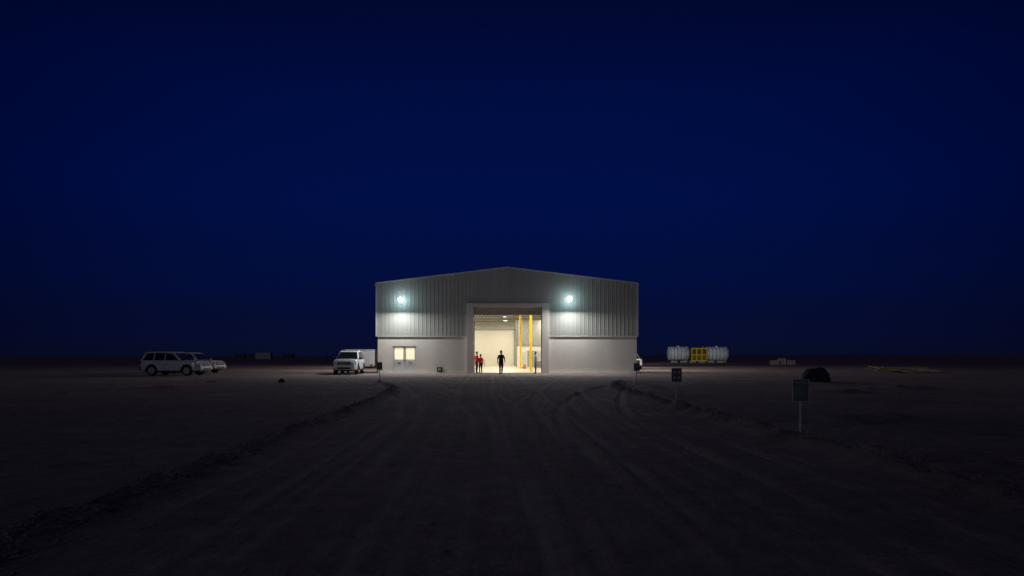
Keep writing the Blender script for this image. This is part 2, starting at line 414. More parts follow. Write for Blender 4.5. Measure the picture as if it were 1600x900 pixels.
for x in np.linspace(ix0+1,ix1-1,10): m.bar((x,yf+.2,izt(x)-.09),(x,yb-.2,izt(x)-.09),.08,.14)
m.build('purlins',M['steel'],W)
m=MB(); n=30; zz=np.linspace(.03,5.2,n+1)
for i in range(n):
    z0,z1=zz[i],zz[i+1]; ym=Y1-.25
    m.add([(-6,ym,z0),(.25,ym,z0),(.25,ym-.010,z0+.08),(-6,ym-.010,z0+.08)],[(0,1,2,3)])
    m.add([(-6,ym-.010,z0+.08),(.25,ym-.010,z0+.08),(.25,ym,z1),(-6,ym,z1)],[(0,1,2,3)])
rs=m.build('rear_shutter',M['shutter'],W)
MB().box(-6.2,.45,Y1-.75,Y1-.2,5.2,5.75).build('shutter_box',M['innergrey'],rs)
for X in (-6.2,.25): MB().box(X,X+.18,Y1-.45,Y1-.2,.03,5.2).build('shutter_guide',M['steel'],rs)
py=85.
pw=MB().box(.60,ix1-.1,py,py+.12,.03,2.75).build('partition_wall',M['trailerwhite'],W)
MB().box(.60,ix1-.1,py+.02,py+.10,2.75,5.9).build('grey_panel',M['innergrey'],pw)
MB().box(.55,ix1-.1,py-.05,py-.001,2.68,2.80).build('rail',M['steel'],pw)
MB().box(.48,.60,py-.06,py+.14,.03,5.9).build('post',M['steel'],pw)
MB().box(1.9,2.9,py-.05,py-.002,.03,2.1).build('inner_door',M['innergrey'],pw)
m=MB(); m.box(-6.29,-5.85,Y0-.16,Y0-.002,.12,.50); bx=m.build('service_box',M['dark'],W,bevel=.01)
MB().box(-6.20,-5.96,Y0-.17,Y0-.162,.24,.40).build('face_plate',M['greenled'],bx)

# ------------------------------------------------------------------ lamps
def area(loc,d,power,col,size,parent=None):
    l=bpy.data.lights.new('lamp_light','AREA'); l.energy=power; l.color=col; l.size=size; l.shape='DISK'
    o=bpy.data.objects.new('lamp_light',l); C.objects.link(o); o.location=loc
    o.rotation_euler=Vector(d).to_track_quat('-Z','Y').to_euler()
    if parent: o.parent=parent
    return o
def floodlight(x,z,label,power):
    t=empty('floodlight',(x,Y0-.1,z),0,label,'floodlight','floodlights on the warehouse')
    m=MB(); m.box(-.06,.06,-.03,.04,-.10,.10); m.bar((0,-.02,.0),(0,-.44,.0),.05,.05); m.build('bracket',M['steel'],t)
    q=Matrix.Translation((0,-.56,0))@Matrix.Rotation(R(20),4,'X')
    h=MB().cyl((0,.0,0),(0,.09,0),.13,.09,24).build('housing',M['steel'],t,smooth=35); h.matrix_local=q
    prof=[(.195*math.cos(a),-.03-.17*math.sin(a)) for a in np.linspace(0,PI/2*.94,6)]
    MB().lathe(prof,'y',(0,0,0),16).build('lens',M['floodlens'],h,smooth=70)
    area(Vector((0,-.80,-.16)),Vector((0,-.70,-.71)),power,(.97,.98,1.0),.34,t)
    return t
floodlight(-9.24,6.12,'floodlight high on the cladding left of the doorway, above the glazed entrance',620)
floodlight(4.78,6.17,'floodlight high on the cladding just right of the big doorway',620)
for i,(sgn,yy) in enumerate(((-1,68),(-1,88),(1,68),(1,84))):
    X=XL if sgn<0 else XR
    t=empty('wall_lamp',(X+sgn*.04,yy,6.2),0,'small wall lamp on the %s flank of the warehouse, %s along'%(('left','right')[sgn>0],('nearer the front','farther')[i%2]),'wall lamp','wall lamps on the flanks')
    MB().box(min(0,sgn*.12),max(0,sgn*.12),-.05,.05,-.05,.05).build('bracket',M['dark'],t)
    MB().box(min(sgn*.12,sgn*.30),max(sgn*.12,sgn*.30),-.15,.15,-.06,.08).build('housing',M['dark'],t,bevel=.01)
    MB().box(min(sgn*.14,sgn*.28),max(sgn*.14,sgn*.28),-.12,.12,-.068,-.061).build('lens',M['walllens'],t)
    area((sgn*.34,0,-.10),(sgn*.9,0,-.4),950,(1,.93,.85),.25,t)

for yy in (60,67,75,84,93):
    for xx in (-6.4,-.9,4.6):
        t=empty('high_bay_lamp',(xx,yy,6.25 if yy>80 else 6.6),0,None,'ceiling lamp','warm high bay lamps under the warehouse roof')
        t['label']='round warm ceiling lamp hanging under the roof inside the warehouse'
        hz=izt(xx)-t.location.z
        MB().cyl((0,0,.30),(0,0,hz),.012,n=6).build('cord',M['dark'],t)
        MB().lathe([(.05,.32),(.10,.22),(.12,.16),(.27,0)],'z',(0,0,0),20).build('shade',M['steel'],t,smooth=30)
        MB().cyl((0,0,-.012),(0,0,-.004),.25,n=20).build('diffuser',M['warmlens'],t)
        area((0,0,-.03),(0,0,-1),265,(1,.905,.71),.5,t)

t=empty('tank_fill_lamp',(XR+.1,Y1-1,6.6),0,'unseen lamp added on the far right flank of the warehouse to light the tanks','lamp')  # added out of view; its spot brightens the distant tanks
m=MB(); m.box(0,.3,-.03,.03,-.03,.03); m.build('bracket',M['dark'],t)
MB().box(.3,.5,-.15,.15,-.12,.12).build('housing',M['dark'],t,bevel=.01)
MB().box(.501,.508,-.12,.12,-.09,.09).build('lens',M['walllens'],t)
l=bpy.data.lights.new('lamp_light','SPOT'); l.energy=20000; l.spot_size=R(44); l.spot_blend=1; l.color=(.94,.97,1); l.shadow_soft_size=.1
o=bpy.data.objects.new('lamp_light',l); C.objects.link(o); o.parent=t; o.location=(.62,0,0)
o.rotation_euler=(Vector((40,150,1.5))-Vector((XR+.7,Y1-1,6.6))).to_track_quat('-Z','Y').to_euler()

# dim low fill sun added behind the camera to lift cars and signs
l=bpy.data.lights.new('fill_sun','SUN'); l.energy=.13; l.angle=R(12); l.color=(.90,.90,1)
o=bpy.data.objects.new('fill_sun',l); C.objects.link(o); o.rotation_euler=Vector((.34,.92,-.22)).to_track_quat('-Z','Y').to_euler()

# ------------------------------------------------------------------ gantry inside
G=empty('gantry_crane',(0,0,.03),0,'yellow steel gantry frame with tall posts just inside the doorway','crane')
pA=(1.72,62.5); pB=(.93,75.)
posts=[pA,pB,(pA[0]+4.6,pA[1]),(pB[0]+5.4,pB[1])]
for i,(x,y) in enumerate(posts):
    w=.115 if i!=1 else .11
    m=MB(); m.box(x-w,x+w,y-w,y+w,.0,6.15); m.box(x-.2,x+.2,y-.2,y+.2,0,.04); m.build('post',M['yellow'],G,bevel=.01)
m=MB(); m.box(pA[0]-.1,pA[0]+4.7,62.4,62.6,6.15,6.35); m.build('beam',M['yellow'],G)
m=MB(); m.box(pB[0]-.1,pB[0]+5.5,74.92,75.08,6.15,6.35); m.build('beam',M['yellow'],G)
m=MB(); m.bar((pA[0],62.6,6.25),(pB[0],74.9,6.25),.12,.16); m.build('beam',M['yellow'],G)
m=MB(); m.cyl((3.4,68,5.7),(3.4,68,3.6),.02,n=6); m.box(3.25,3.55,67.85,68.15,5.2,5.6); m.bar((1.3,68,6.2),(6,68,6.2),.15,.2); m.build('hoist',M['dark'],G)

def cabinet(x,y,w,h,label):
    t=empty('storage_cabinet',(x,y,.03),0,label,'cabinet')
    MB().box(-w/2,w/2,0,.5,.06,h).build('carcass',M['white'],t,bevel=.01)
    for s in (-1,1):
        d=MB().box(min(0.01*s,s*(w/2-.02)),max(.01*s,s*(w/2-.02)),-.02,-.001,.1,h-.04).build('door',M['white'],t)
        MB().box(s*.05-.01,s*.05+.01,-.04,-.021,h*.5,h*.5+.12).build('handle',M['dark'],d)
    MB().box(-w/2+.03,w/2-.03,.03,.47,0,.06).build('plinth',M['dark'],t)
cabinet(1.32,79.0,.75,1.9,'tall white cabinet standing behind the nearest yellow posts')
cabinet(3.1,83.5,.9,2.0,'wide white cabinet against the partition at the right of the doorway')
t=empty('barrel',(1.36,75.6,.03),0,'small orange barrel standing on the floor between the yellow posts','barrel'); t.scale=(.6,.6,.5)
MB().lathe([(.27,0),(.29,.03),(.29,.28),(.305,.30),(.29,.32),(.29,.56),(.305,.58),(.29,.60),(.29,.85),(.27,.88)],'z',(0,0,0),24).build('drum',M['orange'],t,smooth=40)
MB().cyl((0,0,.88),(0,0,.9),.25,n=24).build('lid',M['dark'],t)
t=empty('tool_trolley',(2.85,72,.03),0,'dark tool trolley near the right edge of the doorway','trolley')
m=MB(); m.box(-.4,.4,-.25,.25,.18,.85); m.build('drawer_unit',M['dark'],t,bevel=.01)
for z in (.3,.45,.6,.75): MB().box(-.36,.36,-.262,-.251,z-.05,z+.05).build('drawer',M['steel'],t)
for sx in (-.33,.33):
    for sy in (-.2,.2): MB().cyl((sx,sy-.02,.08),(sx,sy+.02,.08),.08,n=14).build('wheel',M['rubber'],t)
t=empty('workbench',(-4.6,92,.03),0,'low bench in front of the rear shutter','bench')
MB().box(-1.0,1.0,-.35,.35,.82,.88).build('top',M['wood'],t)
for sx in (-.9,.9):
    for sy in (-.28,.28): MB().box(sx-.03,sx+.03,sy-.03,sy+.03,0,.82).build('leg',M['steel'],t)

# ------------------------------------------------------------------ vehicles
def make_car(name,label,group,x,y,heading,style='suv',cat='car',paint='white'):
    z0=gz(x,y)
    t=empty(name,(x,y,z0),heading,label,cat,group)
    P=M[paint]; wx=(1.42,-1.38); ZC=.38; AR=.46
    pick = style=='pickup'
    def ztop(s):
        if s>2.15: return 1.05-.55*(s-2.15)
        if s>.95: return 1.16-.08*(s-.95)/1.2
        if s<-2.3: return 1.08-(-2.3-s)*.5
        return 1.14 if not pick or s>-.75 else 1.08
    def hw(s):
        a=abs(s); return .93 if a<1.8 else .93-.17*((a-1.8)/.6)**2
    xs=sorted(set([round(v,3) for v in np.arange(-2.42,2.421,.055)]+[.95,.94,-.74,-.76,2.42]))
    m=MB(); secs=[]
    for s in xs:
        zb=.36
        for w_ in wx:
            d=abs(s-w_)
            if d<AR: zb=max(zb,ZC+math.sqrt(AR*AR-d*d))
        if s>2.2: zb=max(zb,.40)
        z_=ztop(s); w=hw(s)
        pts=[(-w*.93,zb),(-w,zb+.05),(-w,.92),(-w*.975,z_-.07),(-w*.90,z_-.01),(-w*.5,z_+.02),(w*.5,z_+.02),(w*.90,z_-.01),(w*.975,z_-.07),(w,.92),(w,zb+.05),(w*.93,zb)]
        secs.append([(s,a,b_) for a,b_ in pts])
    V=[p for sc in secs for p in sc]; k=12; Fq=[]
    for i in range(len(secs)-1):
        for j in range(k): Fq.append((i*k+j,i*k+(j+1)%k,(i+1)*k+(j+1)%k,(i+1)*k+j))
    Fq.append(tuple(range(k))); Fq.append(tuple(range((len(secs)-1)*k,len(secs)*k)))
    m.add(V,Fq); body=m.build('body',P,t,smooth=28)
    if pick: prof=[(1.05,1.10),(.35,1.72),(.1,1.77),(-.5,1.77),(-.78,1.70),(-.85,1.10)]
    else: prof=[(1.02,1.10),(.30,1.74),(.0,1.80),(-.9,1.84),(-1.85,1.78),(-2.05,1.72),(-2.34,1.10)]
    def yw(z): return .88-(z-1.10)/.72*.19
    m=MB(); n=len(prof)
    V=[(a,-yw(b_),b_) for a,b_ in prof]+[(a,yw(b_),b_) for a,b_ in prof]
    m.add(V,[tuple(range(n)),tuple(range(2*n-1,n-1,-1))]+[(i,n+i,n+(i+1)%n,(i+1)%n) for i in range(n)])
    cab=m.build('cabin',P,t,bevel=.035,smooth=40)
    def side(poly,nm,mt,par,off=.004,th=.012):
        for s in (-1,1):
            m=MB(); m.slab([(a,s*(yw(b_)+off),b_) for a,b_ in poly],(0,s*th,0)); m.build(nm,mt,par)
    if pick:
        wins=[[(.78,1.16),(.26,1.64),(-.10,1.68),(-.10,1.16)],[(-.17,1.16),(-.17,1.68),(-.66,1.66),(-.74,1.16)]]
    else:
        wins=[[(.74,1.16),(.24,1.63),(-.30,1.71),(-.30,1.16)],[(-.38,1.16),(-.38,1.715),(-1.18,1.72),(-1.18,1.16)],[(-1.27,1.16),(-1.27,1.72),(-1.82,1.68),(-2.08,1.22),(-2.06,1.16)]]
    for wp in wins: side(wp,'window',M['glass'],cab)
    def endglass(p0,p1,nm):
        (xa,za),(xb,zb)=p0,p1; d=Vector((xb-xa,0,zb-za)); nrm=Vector((-d.z,0,d.x)).normalized()
        if nrm.x*(1 if xa>0 else -1)<0: nrm=-nrm
        A=Vector((xa,0,za))+d*.07; B=Vector((xa,0,za))+d*.93
        wa=yw(A.z)-.07; wb=yw(B.z)-.08; o_=nrm*.004
        m=MB(); m.slab([A+o_+Vector((0,-wa,0)),A+o_+Vector((0,wa,0)),B+o_+Vector((0,wb,0)),B+o_+Vector((0,-wb,0))],nrm*.012)
        return m.build(nm,M['glass'],cab)
    endglass(prof[0],prof[1],'windshield'); endglass(prof[-1],prof[-2],'rear_window')
    if not pick:
        for s in (-1,1):
            m=MB(); m.bar((.0,s*.62,1.87),(-1.8,s*.62,1.87),.03,.03)
            for a in (0,-.9,-1.8): m.box(a-.03,a+.03,s*.62-.015,s*.62+.015,1.80,1.87)
            m.build('roof_rail',M['plastic'],cab)
    else:
        MB().box(-2.28,-.92,-.80,.80,1.09,1.13).build('bed_cover',M['plastic'],t,bevel=.01)
    for (a,b_) in ([(.82,-.14),(-.17,-.80)] if pick else [(.82,-.30),(-.34,-.90)]):
        for s in (-1,1):
            m=MB(); y=s*.931
            m.slab([(a,y,.46),(a,y,.915),(b_,y,.915),(b_,y,.46)],(0,s*.010,0)); d=m.build('door',P,t,bevel=.004)
            m=MB(); m.box(b_+.06,b_+.22,min(s*.942,s*.965),max(s*.942,s*.965),.86,.885); m.build('handle',M['plastic'],d)
    for s in (-1,1):
        m=MB(); m.box(.72,.88,min(s*.90,s*1.10),max(s*.90,s*1.10),1.14,1.30); m.build('mirror',M['plastic'],t,bevel=.02)
        m=MB(); m.box(-.88,.90,min(s*.86,s*.97),max(s*.86,s*.97),.33,.375); m.build('side_step',M['plastic'],t)
        m=MB(); m.slab([(2.26,s*.86,.78),(2.48,s*.54,.78),(2.46,s*.54,.99),(2.20,s*.87,1.0)],(-.05,0,0)); m.build('headlight',M['lens'],t)
        m=MB(); m.slab([(2.42,s*.78,.53),(2.515,s*.60,.53),(2.515,s*.60,.62),(2.42,s*.78,.62)],(-.04,0,0)); m.build('fog_light',M['lens'],t)
        m=MB(); m.box(-2.43,-2.32,min(s*.62,s*.84),max(s*.62,s*.84),.86,1.04); m.build('tail_light',M['red'],t)
        for w_ in wx:
            m=MB(); pts=[]
            for i in range(13):
                a=PI*i/12; pts.append((w_+math.cos(a)*AR,ZC+math.sin(a)*AR))
            for i in range(12):
                m.bar((pts[i][0],s*.935,pts[i][1]),(pts[i+1][0],s*.935,pts[i+1][1]),.03,.055)
            m.build('wheel_arch',M['plastic'],t)
    g=MB().box(2.40,2.475,-.52,.52,.74,1.0).build('grille',M['plastic'],t,bevel=.01)
    for z in (.80,.87,.94): MB().box(2.476,2.488,-.49,.49,z-.012,z+.012).build('grille_bar',M['alloy'],g)
    m=MB(); m.box(2.30,2.50,-.82,.82,.42,.70); bm_=m.build('front_bumper',P,t,bevel=.05)
    MB().box(2.501,2.508,-.50,.50,.43,.56).build('air_intake',M['plastic'],bm_)
    MB().box(2.502,2.512,-.24,.24,.585,.685).build('number_plate',M['plate'],bm_)
    m=MB(); m.box(-2.48,-2.30,-.82,.82,.42,.66); m.build('rear_bumper',M['plastic'],t,bevel=.04)
    for w_ in wx:
        for s in (-1,1):
            yc=s*.80
            m=MB(); m.lathe([(.25,-.12),(.345,-.125),(.375,-.10),(.385,-.05),(.385,.05),(.375,.10),(.345,.125),(.25,.12)],'y',(w_,yc,ZC),28)
            wh=m.build('wheel',M['rubber'],t,smooth=35)
            m=MB(); yo=yc+s*.122
            m.lathe([(.25,-.004),(.25,.006),(.215,.004)],'y',(w_,yo,ZC),28)
            m.cyl((w_,yo,ZC),(w_,yo+s*.015,ZC),.06,n=12)
            for i in range(6):
                a=i*PI/3+.3; m.bar((w_+.05*math.cos(a),yo+s*.009,ZC+.05*math.sin(a)),(w_+.235*math.cos(a),yo+s*.009,ZC+.235*math.sin(a)),.02,.07)
            m.build('rim',M['alloy'],wh)
    MB().box(-2.2,2.2,-.55,.55,.26,.40).build('underbody',M['plastic'],t)
    return t
grp='white off-road cars parked around the warehouse'
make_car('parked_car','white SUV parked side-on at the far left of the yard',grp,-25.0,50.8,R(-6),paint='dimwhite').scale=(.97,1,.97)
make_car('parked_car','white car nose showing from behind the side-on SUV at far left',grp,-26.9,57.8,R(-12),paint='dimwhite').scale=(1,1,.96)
make_car('parked_car','white SUV facing the camera just left of the warehouse',grp,-13.0,54.6,R(-87)).scale=(.92,1.0,1.03)
make_car('parked_pickup','white pickup half hidden behind the right corner of the warehouse',grp,12.95,75.,R(-88),style='pickup',cat='pickup',paint='dustwhite')

def trailer(x,y,rz):
    t=empty('box_trailer',(x,y,gz(x,y)),rz,'white box trailer standing between the SUV and the warehouse wall','trailer')
    MB().box(-1.2,1.2,-1.6,1.6,.55,1.95).build('box',M['trailerwhite'],t,bevel=.04)
    MB().box(-1.22,1.22,-1.62,1.62,1.95,2.0).build('lid',M['trim'],t,bevel=.01)
    MB().box(-1.1,1.1,-1.5,1.5,.42,.55).build('chassis',M['dark'],t)
    MB().bar((0,-1.5,.48),(0,-2.6,.48),.08,.1).cyl((0,-2.4,0),(0,-2.4,.5),.03,n=8).build('drawbar',M['dark'],t)
    for s in (-1,1):
        w=MB().lathe([(.2,-.09),(.30,-.09),(.33,-.05),(.33,.05),(.30,.09),(.2,.09)],'x',(s*1.3,0,.33),22).build('wheel',M['rubber'],t,smooth=35)
        MB().cyl((s*1.38,0,.33),(s*1.40,0,.33),.19,n=18).build('rim',M['alloy'],w)
        MB().box(s*1.3-.12,s*1.3+.12,-.42,.42,.70,.73).build('mudguard',M['dark'],t)
        MB().box(s*.95-.12,s*.95+.12,-1.64,-1.605,.62,.72).build('lamp',M['red'],t)
trailer(-12.85,58.9,R(3))

# ------------------------------------------------------------------ signs
def sign(px,py,label,face,style,hb=.64,w=.31,h=.42):
    x,y=gp(px,py); z=gz(x,y)
    t=empty('sign_post',(x,y,z-.01),random.uniform(-.12,.12),label,'sign','small signs on posts beside the road')
    MB().cyl((0,.02,-.1),(0,.02,hb+h*.9),.024,n=10).build('post',M['galv'],t)
    bd=MB().box(-w/2,w/2,-.015,.0,hb,hb+h).build('board',M[face],t,bevel=.004)
    m=MB(); e=.012
    m.box(-w/2-.002,-w/2+e,-.022,-.0155,hb,hb+h); m.box(w/2-e,w/2+.002,-.022,-.0155,hb,hb+h)
    m.box(-w/2+e,w/2-e,-.022,-.0155,hb,hb+e); m.box(-w/2+e,w/2-e,-.022,-.0155,hb+h-e,hb+h); m.build('frame',M['signwhite'],bd)
    m=MB(); y0,y1=-.0185,-.0155
    if style=='text':
        m.box(-w*.34,w*.34,y0,y1,hb+h*.81,hb+h*.89)
        for i in range(6):
            z_=hb+h*.67-i*.033; m.box(-w*.34,-w*.34+w*.68*random.uniform(.6,1),y0,y1,z_-.006,z_+.006)
        m.build('print',M['signprint'],bd)
    elif style=='picto':
        for (cx0,cz) in ((-.065,.29),(.065,.29),(-.065,.13),(.065,.13)):
            MB().cyl((cx0,y1,hb+cz),(cx0,y0,hb+cz),.042,n=20).build('pictogram',M['signwhite'],bd)
    else:
        m.box(-.09,.09,y0,y1,hb+.30,hb+.34); m.box(-.09,.05,y0,y1,hb+.22,hb+.24); m.build('print',M['signprint'],bd)
    m=MB()
    m.bar((-.17,.02,.02),(.17,.02,.02),.04,.03); m.bar((0,-.15,.02),(0,.19,.02),.04,.03); m.bar((-.10,.02,.03),(0,.02,.16),.015,.015); m.bar((.10,.02,.03),(0,.02,.16),.015,.015)
    m.build('foot',M['dark'],t)
sign(593,598,'small dark sign on a post in front of the glazed entrance','signblue','band')
sign(995,600,'small dark sign on a post by the right corner of the warehouse','signblue','band')
sign(1057,631,'dark sign with round pictograms on a post right of the road','signgrey','picto',hb=.66)
sign(1251,683,'nearest sign, dark framed board with faint lines of text, right of the road','signgrey','text',hb=.61,w=.285,h=.40)

# ------------------------------------------------------------------ tanks and generator
def tank(x,y,L_,r,label,rz=0):
    z=gz(x,y); t=empty('storage_tank',(x,y,z),rz,label,'tank','white fuel tanks right of the warehouse')
    zc=r+.45; e=.35
    dome=[(r*math.cos(a),e*math.sin(a)) for a in np.linspace(0,PI/2*.95,9)]
    prof=[(rr,-L_/2-tt) for rr,tt in reversed(dome)]+[(rr,L_/2+tt) for rr,tt in dome]
    m=MB(); m.lathe(prof,'x',(0,0,zc),36)
    sh=m.build('shell',M['tank'],t,smooth=30)
    for k in (-.47,-.28,-.09,.09,.28,.47):
        MB().lathe([(r+.005,-.06),(r+.05,-.06),(r+.05,.06),(r+.005,.06)],'x',(k*L_,0,zc),36).build('band',M['steel'],sh)
    MB().cyl((0,0,zc+r-.03),(0,0,zc+r+.18),.28,n=16).build('manhole',M['tank'],sh)
    for k in (-.36,.36): MB().box(k*L_-.12,k*L_+.12,-r*.8,r*.8,.0,.8).build('saddle',M['steel'],t)
    m=MB(); m.cyl((L_*.42,-r-.1,0),(L_*.42,-r-.1,zc+r),.03,n=8); m.cyl((L_*.42-.35,-r-.1,0),(L_*.42-.35,-r-.1,zc+r),.03,n=8)
    for i in range(9): m.cyl((L_*.42,-r-.1,.3+i*.32),(L_*.42-.35,-r-.1,.3+i*.32),.018,n=6)
    m.build('ladder',M['steel'],t)
tank(36.5,150,4.0,1.5,'white horizontal tank left of the yellow generator')
tank(44.9,150,4.2,1.5,'white horizontal tank right of the yellow generator')
t=empty('generator',(40.65,149,gz(40.65,149)),0,'yellow framed generator cabin standing between the two white tanks','generator')
MB().box(-1.6,1.6,-.8,.8,.35,3.05).build('canopy',M['ochre'],t,bevel=.05)
m=MB()
for a in (-1.64,-.55,.55,1.64): m.box(a-.07,a+.07,-.93,-.85,.35,3.15)
m.box(-1.7,1.7,-.92,-.86,3.0,3.14); m.box(-1.7,1.7,-.92,-.86,1.62,1.74); m.box(-1.7,1.7,-.92,-.86,.36,.48)
m.build('frame',M['yellow'],t)
for k in (-1.09,0,1.09):
    d=MB().box(k-.44,k+.44,-.83,-.801,.5,2.9).build('door',M['ochre'],t,bevel=.01)
    m=MB()
    for i in range(6): m.box(k-.30,k+.30,-.85,-.831,1.85+i*.15,1.92+i*.15)
    m.build('louvre',M['dark'],d)
MB().box(-1.8,1.8,-.95,.95,0,.35).build('base_frame',M['dark'],t)
MB().cyl((1.1,.3,3.05),(1.1,.3,3.6),.09,n=12).build('exhaust',M['steel'],t)
for i in range(6):
    x=34.6+i*1.95; o=MB().slab([(-.7,-.25,0),(.7,-.25,0),(.7,-.10,.4),(-.7,-.10,.4)],(0,.36,0)).build('concrete_barrier',M['palewood'],None,bevel=.03)
    o.location=(x,145.5,gz(x,145.5)); tag(o,'pale low concrete barrier in the row before the tanks','barrier','concrete barriers before the tanks')

for i,(x,y,n) in enumerate(((42.2,110,5),(43.55,110.4,7),(44.9,110.2,5))):
    t=empty('pallet_stack',(x,y,gz(x,y)),random.uniform(-.2,.2),['left stack of pale pallets beyond the dark rock','taller, middle stack of pale pallets beyond the dark rock','right stack of pale pallets beyond the dark rock'][i],'pallets','pallet stacks')
    for k in range(n):
        m=MB(); z_=k*.145
        for q in range(6): m.box(-.62,.62,-.5+q*.18,-.4+q*.18,z_+.115,z_+.14)
        m.box(-.62,.62,-.5,-.46,z_+.07,z_+.114)
        for q in (-.60,-.16,.28): m.box(q,q+.32,-.48,.5,z_,z_+.07)
        m.build('pallet',M['palewood'],t)

def container(x,y,rz,mt,label):
    t=empty('shipping_container',(x,y,gz(x,y)),rz,label,'container','containers on the horizon')
    L_,Wd,Hh=6.06,2.44,2.59
    m=MB(); n=30
    for s in (-1,1):
        pr=[]
        for i in range(n+1): pr.append((-L_/2+.1+i*(L_-.2)/n, s*(Wd/2-(.04 if i%2 else 0))))
        for i in range(n): m.add([(pr[i][0],pr[i][1],.12),(pr[i+1][0],pr[i+1][1],.12),(pr[i+1][0],pr[i+1][1],Hh-.08),(pr[i][0],pr[i][1],Hh-.08)],[(0,1,2,3)])
    m.box(-L_/2+.1,L_/2-.1,-Wd/2+.05,Wd/2-.05,Hh-.08,Hh-.02)
    m.box(-L_/2+.02,-L_/2+.06,-Wd/2+.08,Wd/2-.08,.1,Hh-.1)
    m.build('shell',mt,t)
    m=MB()
    for sx in (-1,1):
        for sy in (-1,1): m.box(sx*(L_/2)-.08,sx*(L_/2)+.08,sy*(Wd/2)-.08,sy*(Wd/2)+.08,0,Hh)
        m.bar((sx*L_/2,-Wd/2,Hh-.05),(sx*L_/2,Wd/2,Hh-.05),.12,.12); m.bar((sx*L_/2,-Wd/2,.08),(sx*L_/2,Wd/2,.08),.12,.12)
    for sy in (-1,1):
        m.bar((-L_/2,sy*Wd/2,Hh-.05),(L_/2,sy*Wd/2,Hh-.05),.1,.1); m.bar((-L_/2,sy*Wd/2,.08),(L_/2,sy*Wd/2,.08),.1,.14)
    m.build('frame',mt,t)
    for s in (-1,1):
        MB().box(L_/2-.04,L_/2+.02,min(s*.03,s*1.1),max(s*.03,s*1.1),.15,Hh-.15).build('door',mt,t)
container(-101,278,R(0),M['palewood'],'pale container standing alone on the far left horizon')
container(-151,400,R(3),M['container_dark'],'dark container left of the pale one on the horizon')
container(-160,402,R(-2),M['container_dark'],'outermost dark container at the far left horizon')
container(-131,400,R(5),M['container_dark'],'dark container right of the pale one on the horizon')
t=empty('utility_pole',(-81,300,gz(-81,300)),0,'thin pole on the horizon left of the warehouse','pole')
MB().cyl((0,0,-.3),(0,0,4.5),.12,.08,10).build('shaft',M['dark'],t); MB().bar((-.8,0,4.1),(.8,0,4.1),.1,.1).build('crossarm',M['dark'],t)

tx,ty=gp(1408,582)
for i in range(18):
    L_=random.uniform(2.0,3.6); w=random.choice((.12,.15,.2))
    o=MB().box(-L_/2,L_/2,-w/2,w/2,-.025,.025).build('timber_plank',M['wood'],None,bevel=.004)
    dx=random.uniform(-1.5,1.5); x=tx+dx; y=ty+random.uniform(-.7,.7)
    o.location=(x,y,gz(x,y)+.06+.030*i*(1-abs(dx)/2.4)); o.rotation_euler=(.5,-.12*dx/1.5+random.uniform(-.10,.10),random.uniform(-.7,.7))
    tag(o,'raw timber plank in the loose pile at the far right','plank','planks in the timber pile')

def rock(x,y,sx,sy,sz_,mt,label,name='boulder',seed=1,cat='rock',amp=.9,pw=1.):
    bm=bmesh.new(); bmesh.ops.create_icosphere(bm,subdivisions=4,radius=1)
    co=np.array([v.co[:] for v in bm.verts])
    d=fbm(co[:,0]*1.3+seed*7,co[:,1]*1.3+co[:,2]*1.9,4,seed)*amp+fbm(co[:,0]*4+seed,co[:,1]*4+co[:,2]*4,3,seed+3)*.25*amp
    for v,k in zip(bm.verts,d):
        z=v.co.z; r=math.hypot(v.co.x,v.co.y)
        if pw!=1 and r>1e-4:
            f=(r**pw)/r; v.co.x*=f; v.co.y*=f; v.co.z=math.copysign(abs(z)**pw,z)*.93
        v.co*= (1+k); v.co.x*=sx; v.co.y*=sy; v.co.z=max(v.co.z,-.35)*sz_
    me=bpy.data.meshes.new(name); bm.to_mesh(me); bm.free(); me.materials.append(mt)
    me.polygons.foreach_set('use_smooth',[True]*len(me.polygons)); me.set_sharp_from_angle(angle=R(35))
    o=bpy.data.objects.new(name,me); C.objects.link(o); o.location=(x,y,gz(x,y)+.25*sz_); return tag(o,label,cat)
bx_,by_=gp(1275,597)
rock(bx_,by_,.76,.6,.70,M['rock'],'large dark boulder right of the road, beyond the nearest sign',seed=9,amp=.35,pw=.75)
x,y=gp(440,598); rock(x,y,.16,.14,.16,M['rock'],'small dark rock standing left of the facing SUV',seed=4,amp=.5)
x,y=gp(330,597); rock(x,y,.30,.14,.07,M['lightrock'],'flat pale rock in front of the side-on SUV',seed=5,amp=.5)
x,y=gp(98,616); rock(x,y,.2,.18,.09,M['lightrock'],'pale rock on the sand at the far left',seed=6,amp=.5)
x,y=gp(1410,625); rock(x,y,.12,.10,.08,M['lightrock'],'pale rock on the sand at the far right, before the timber',seed=7,amp=.5)

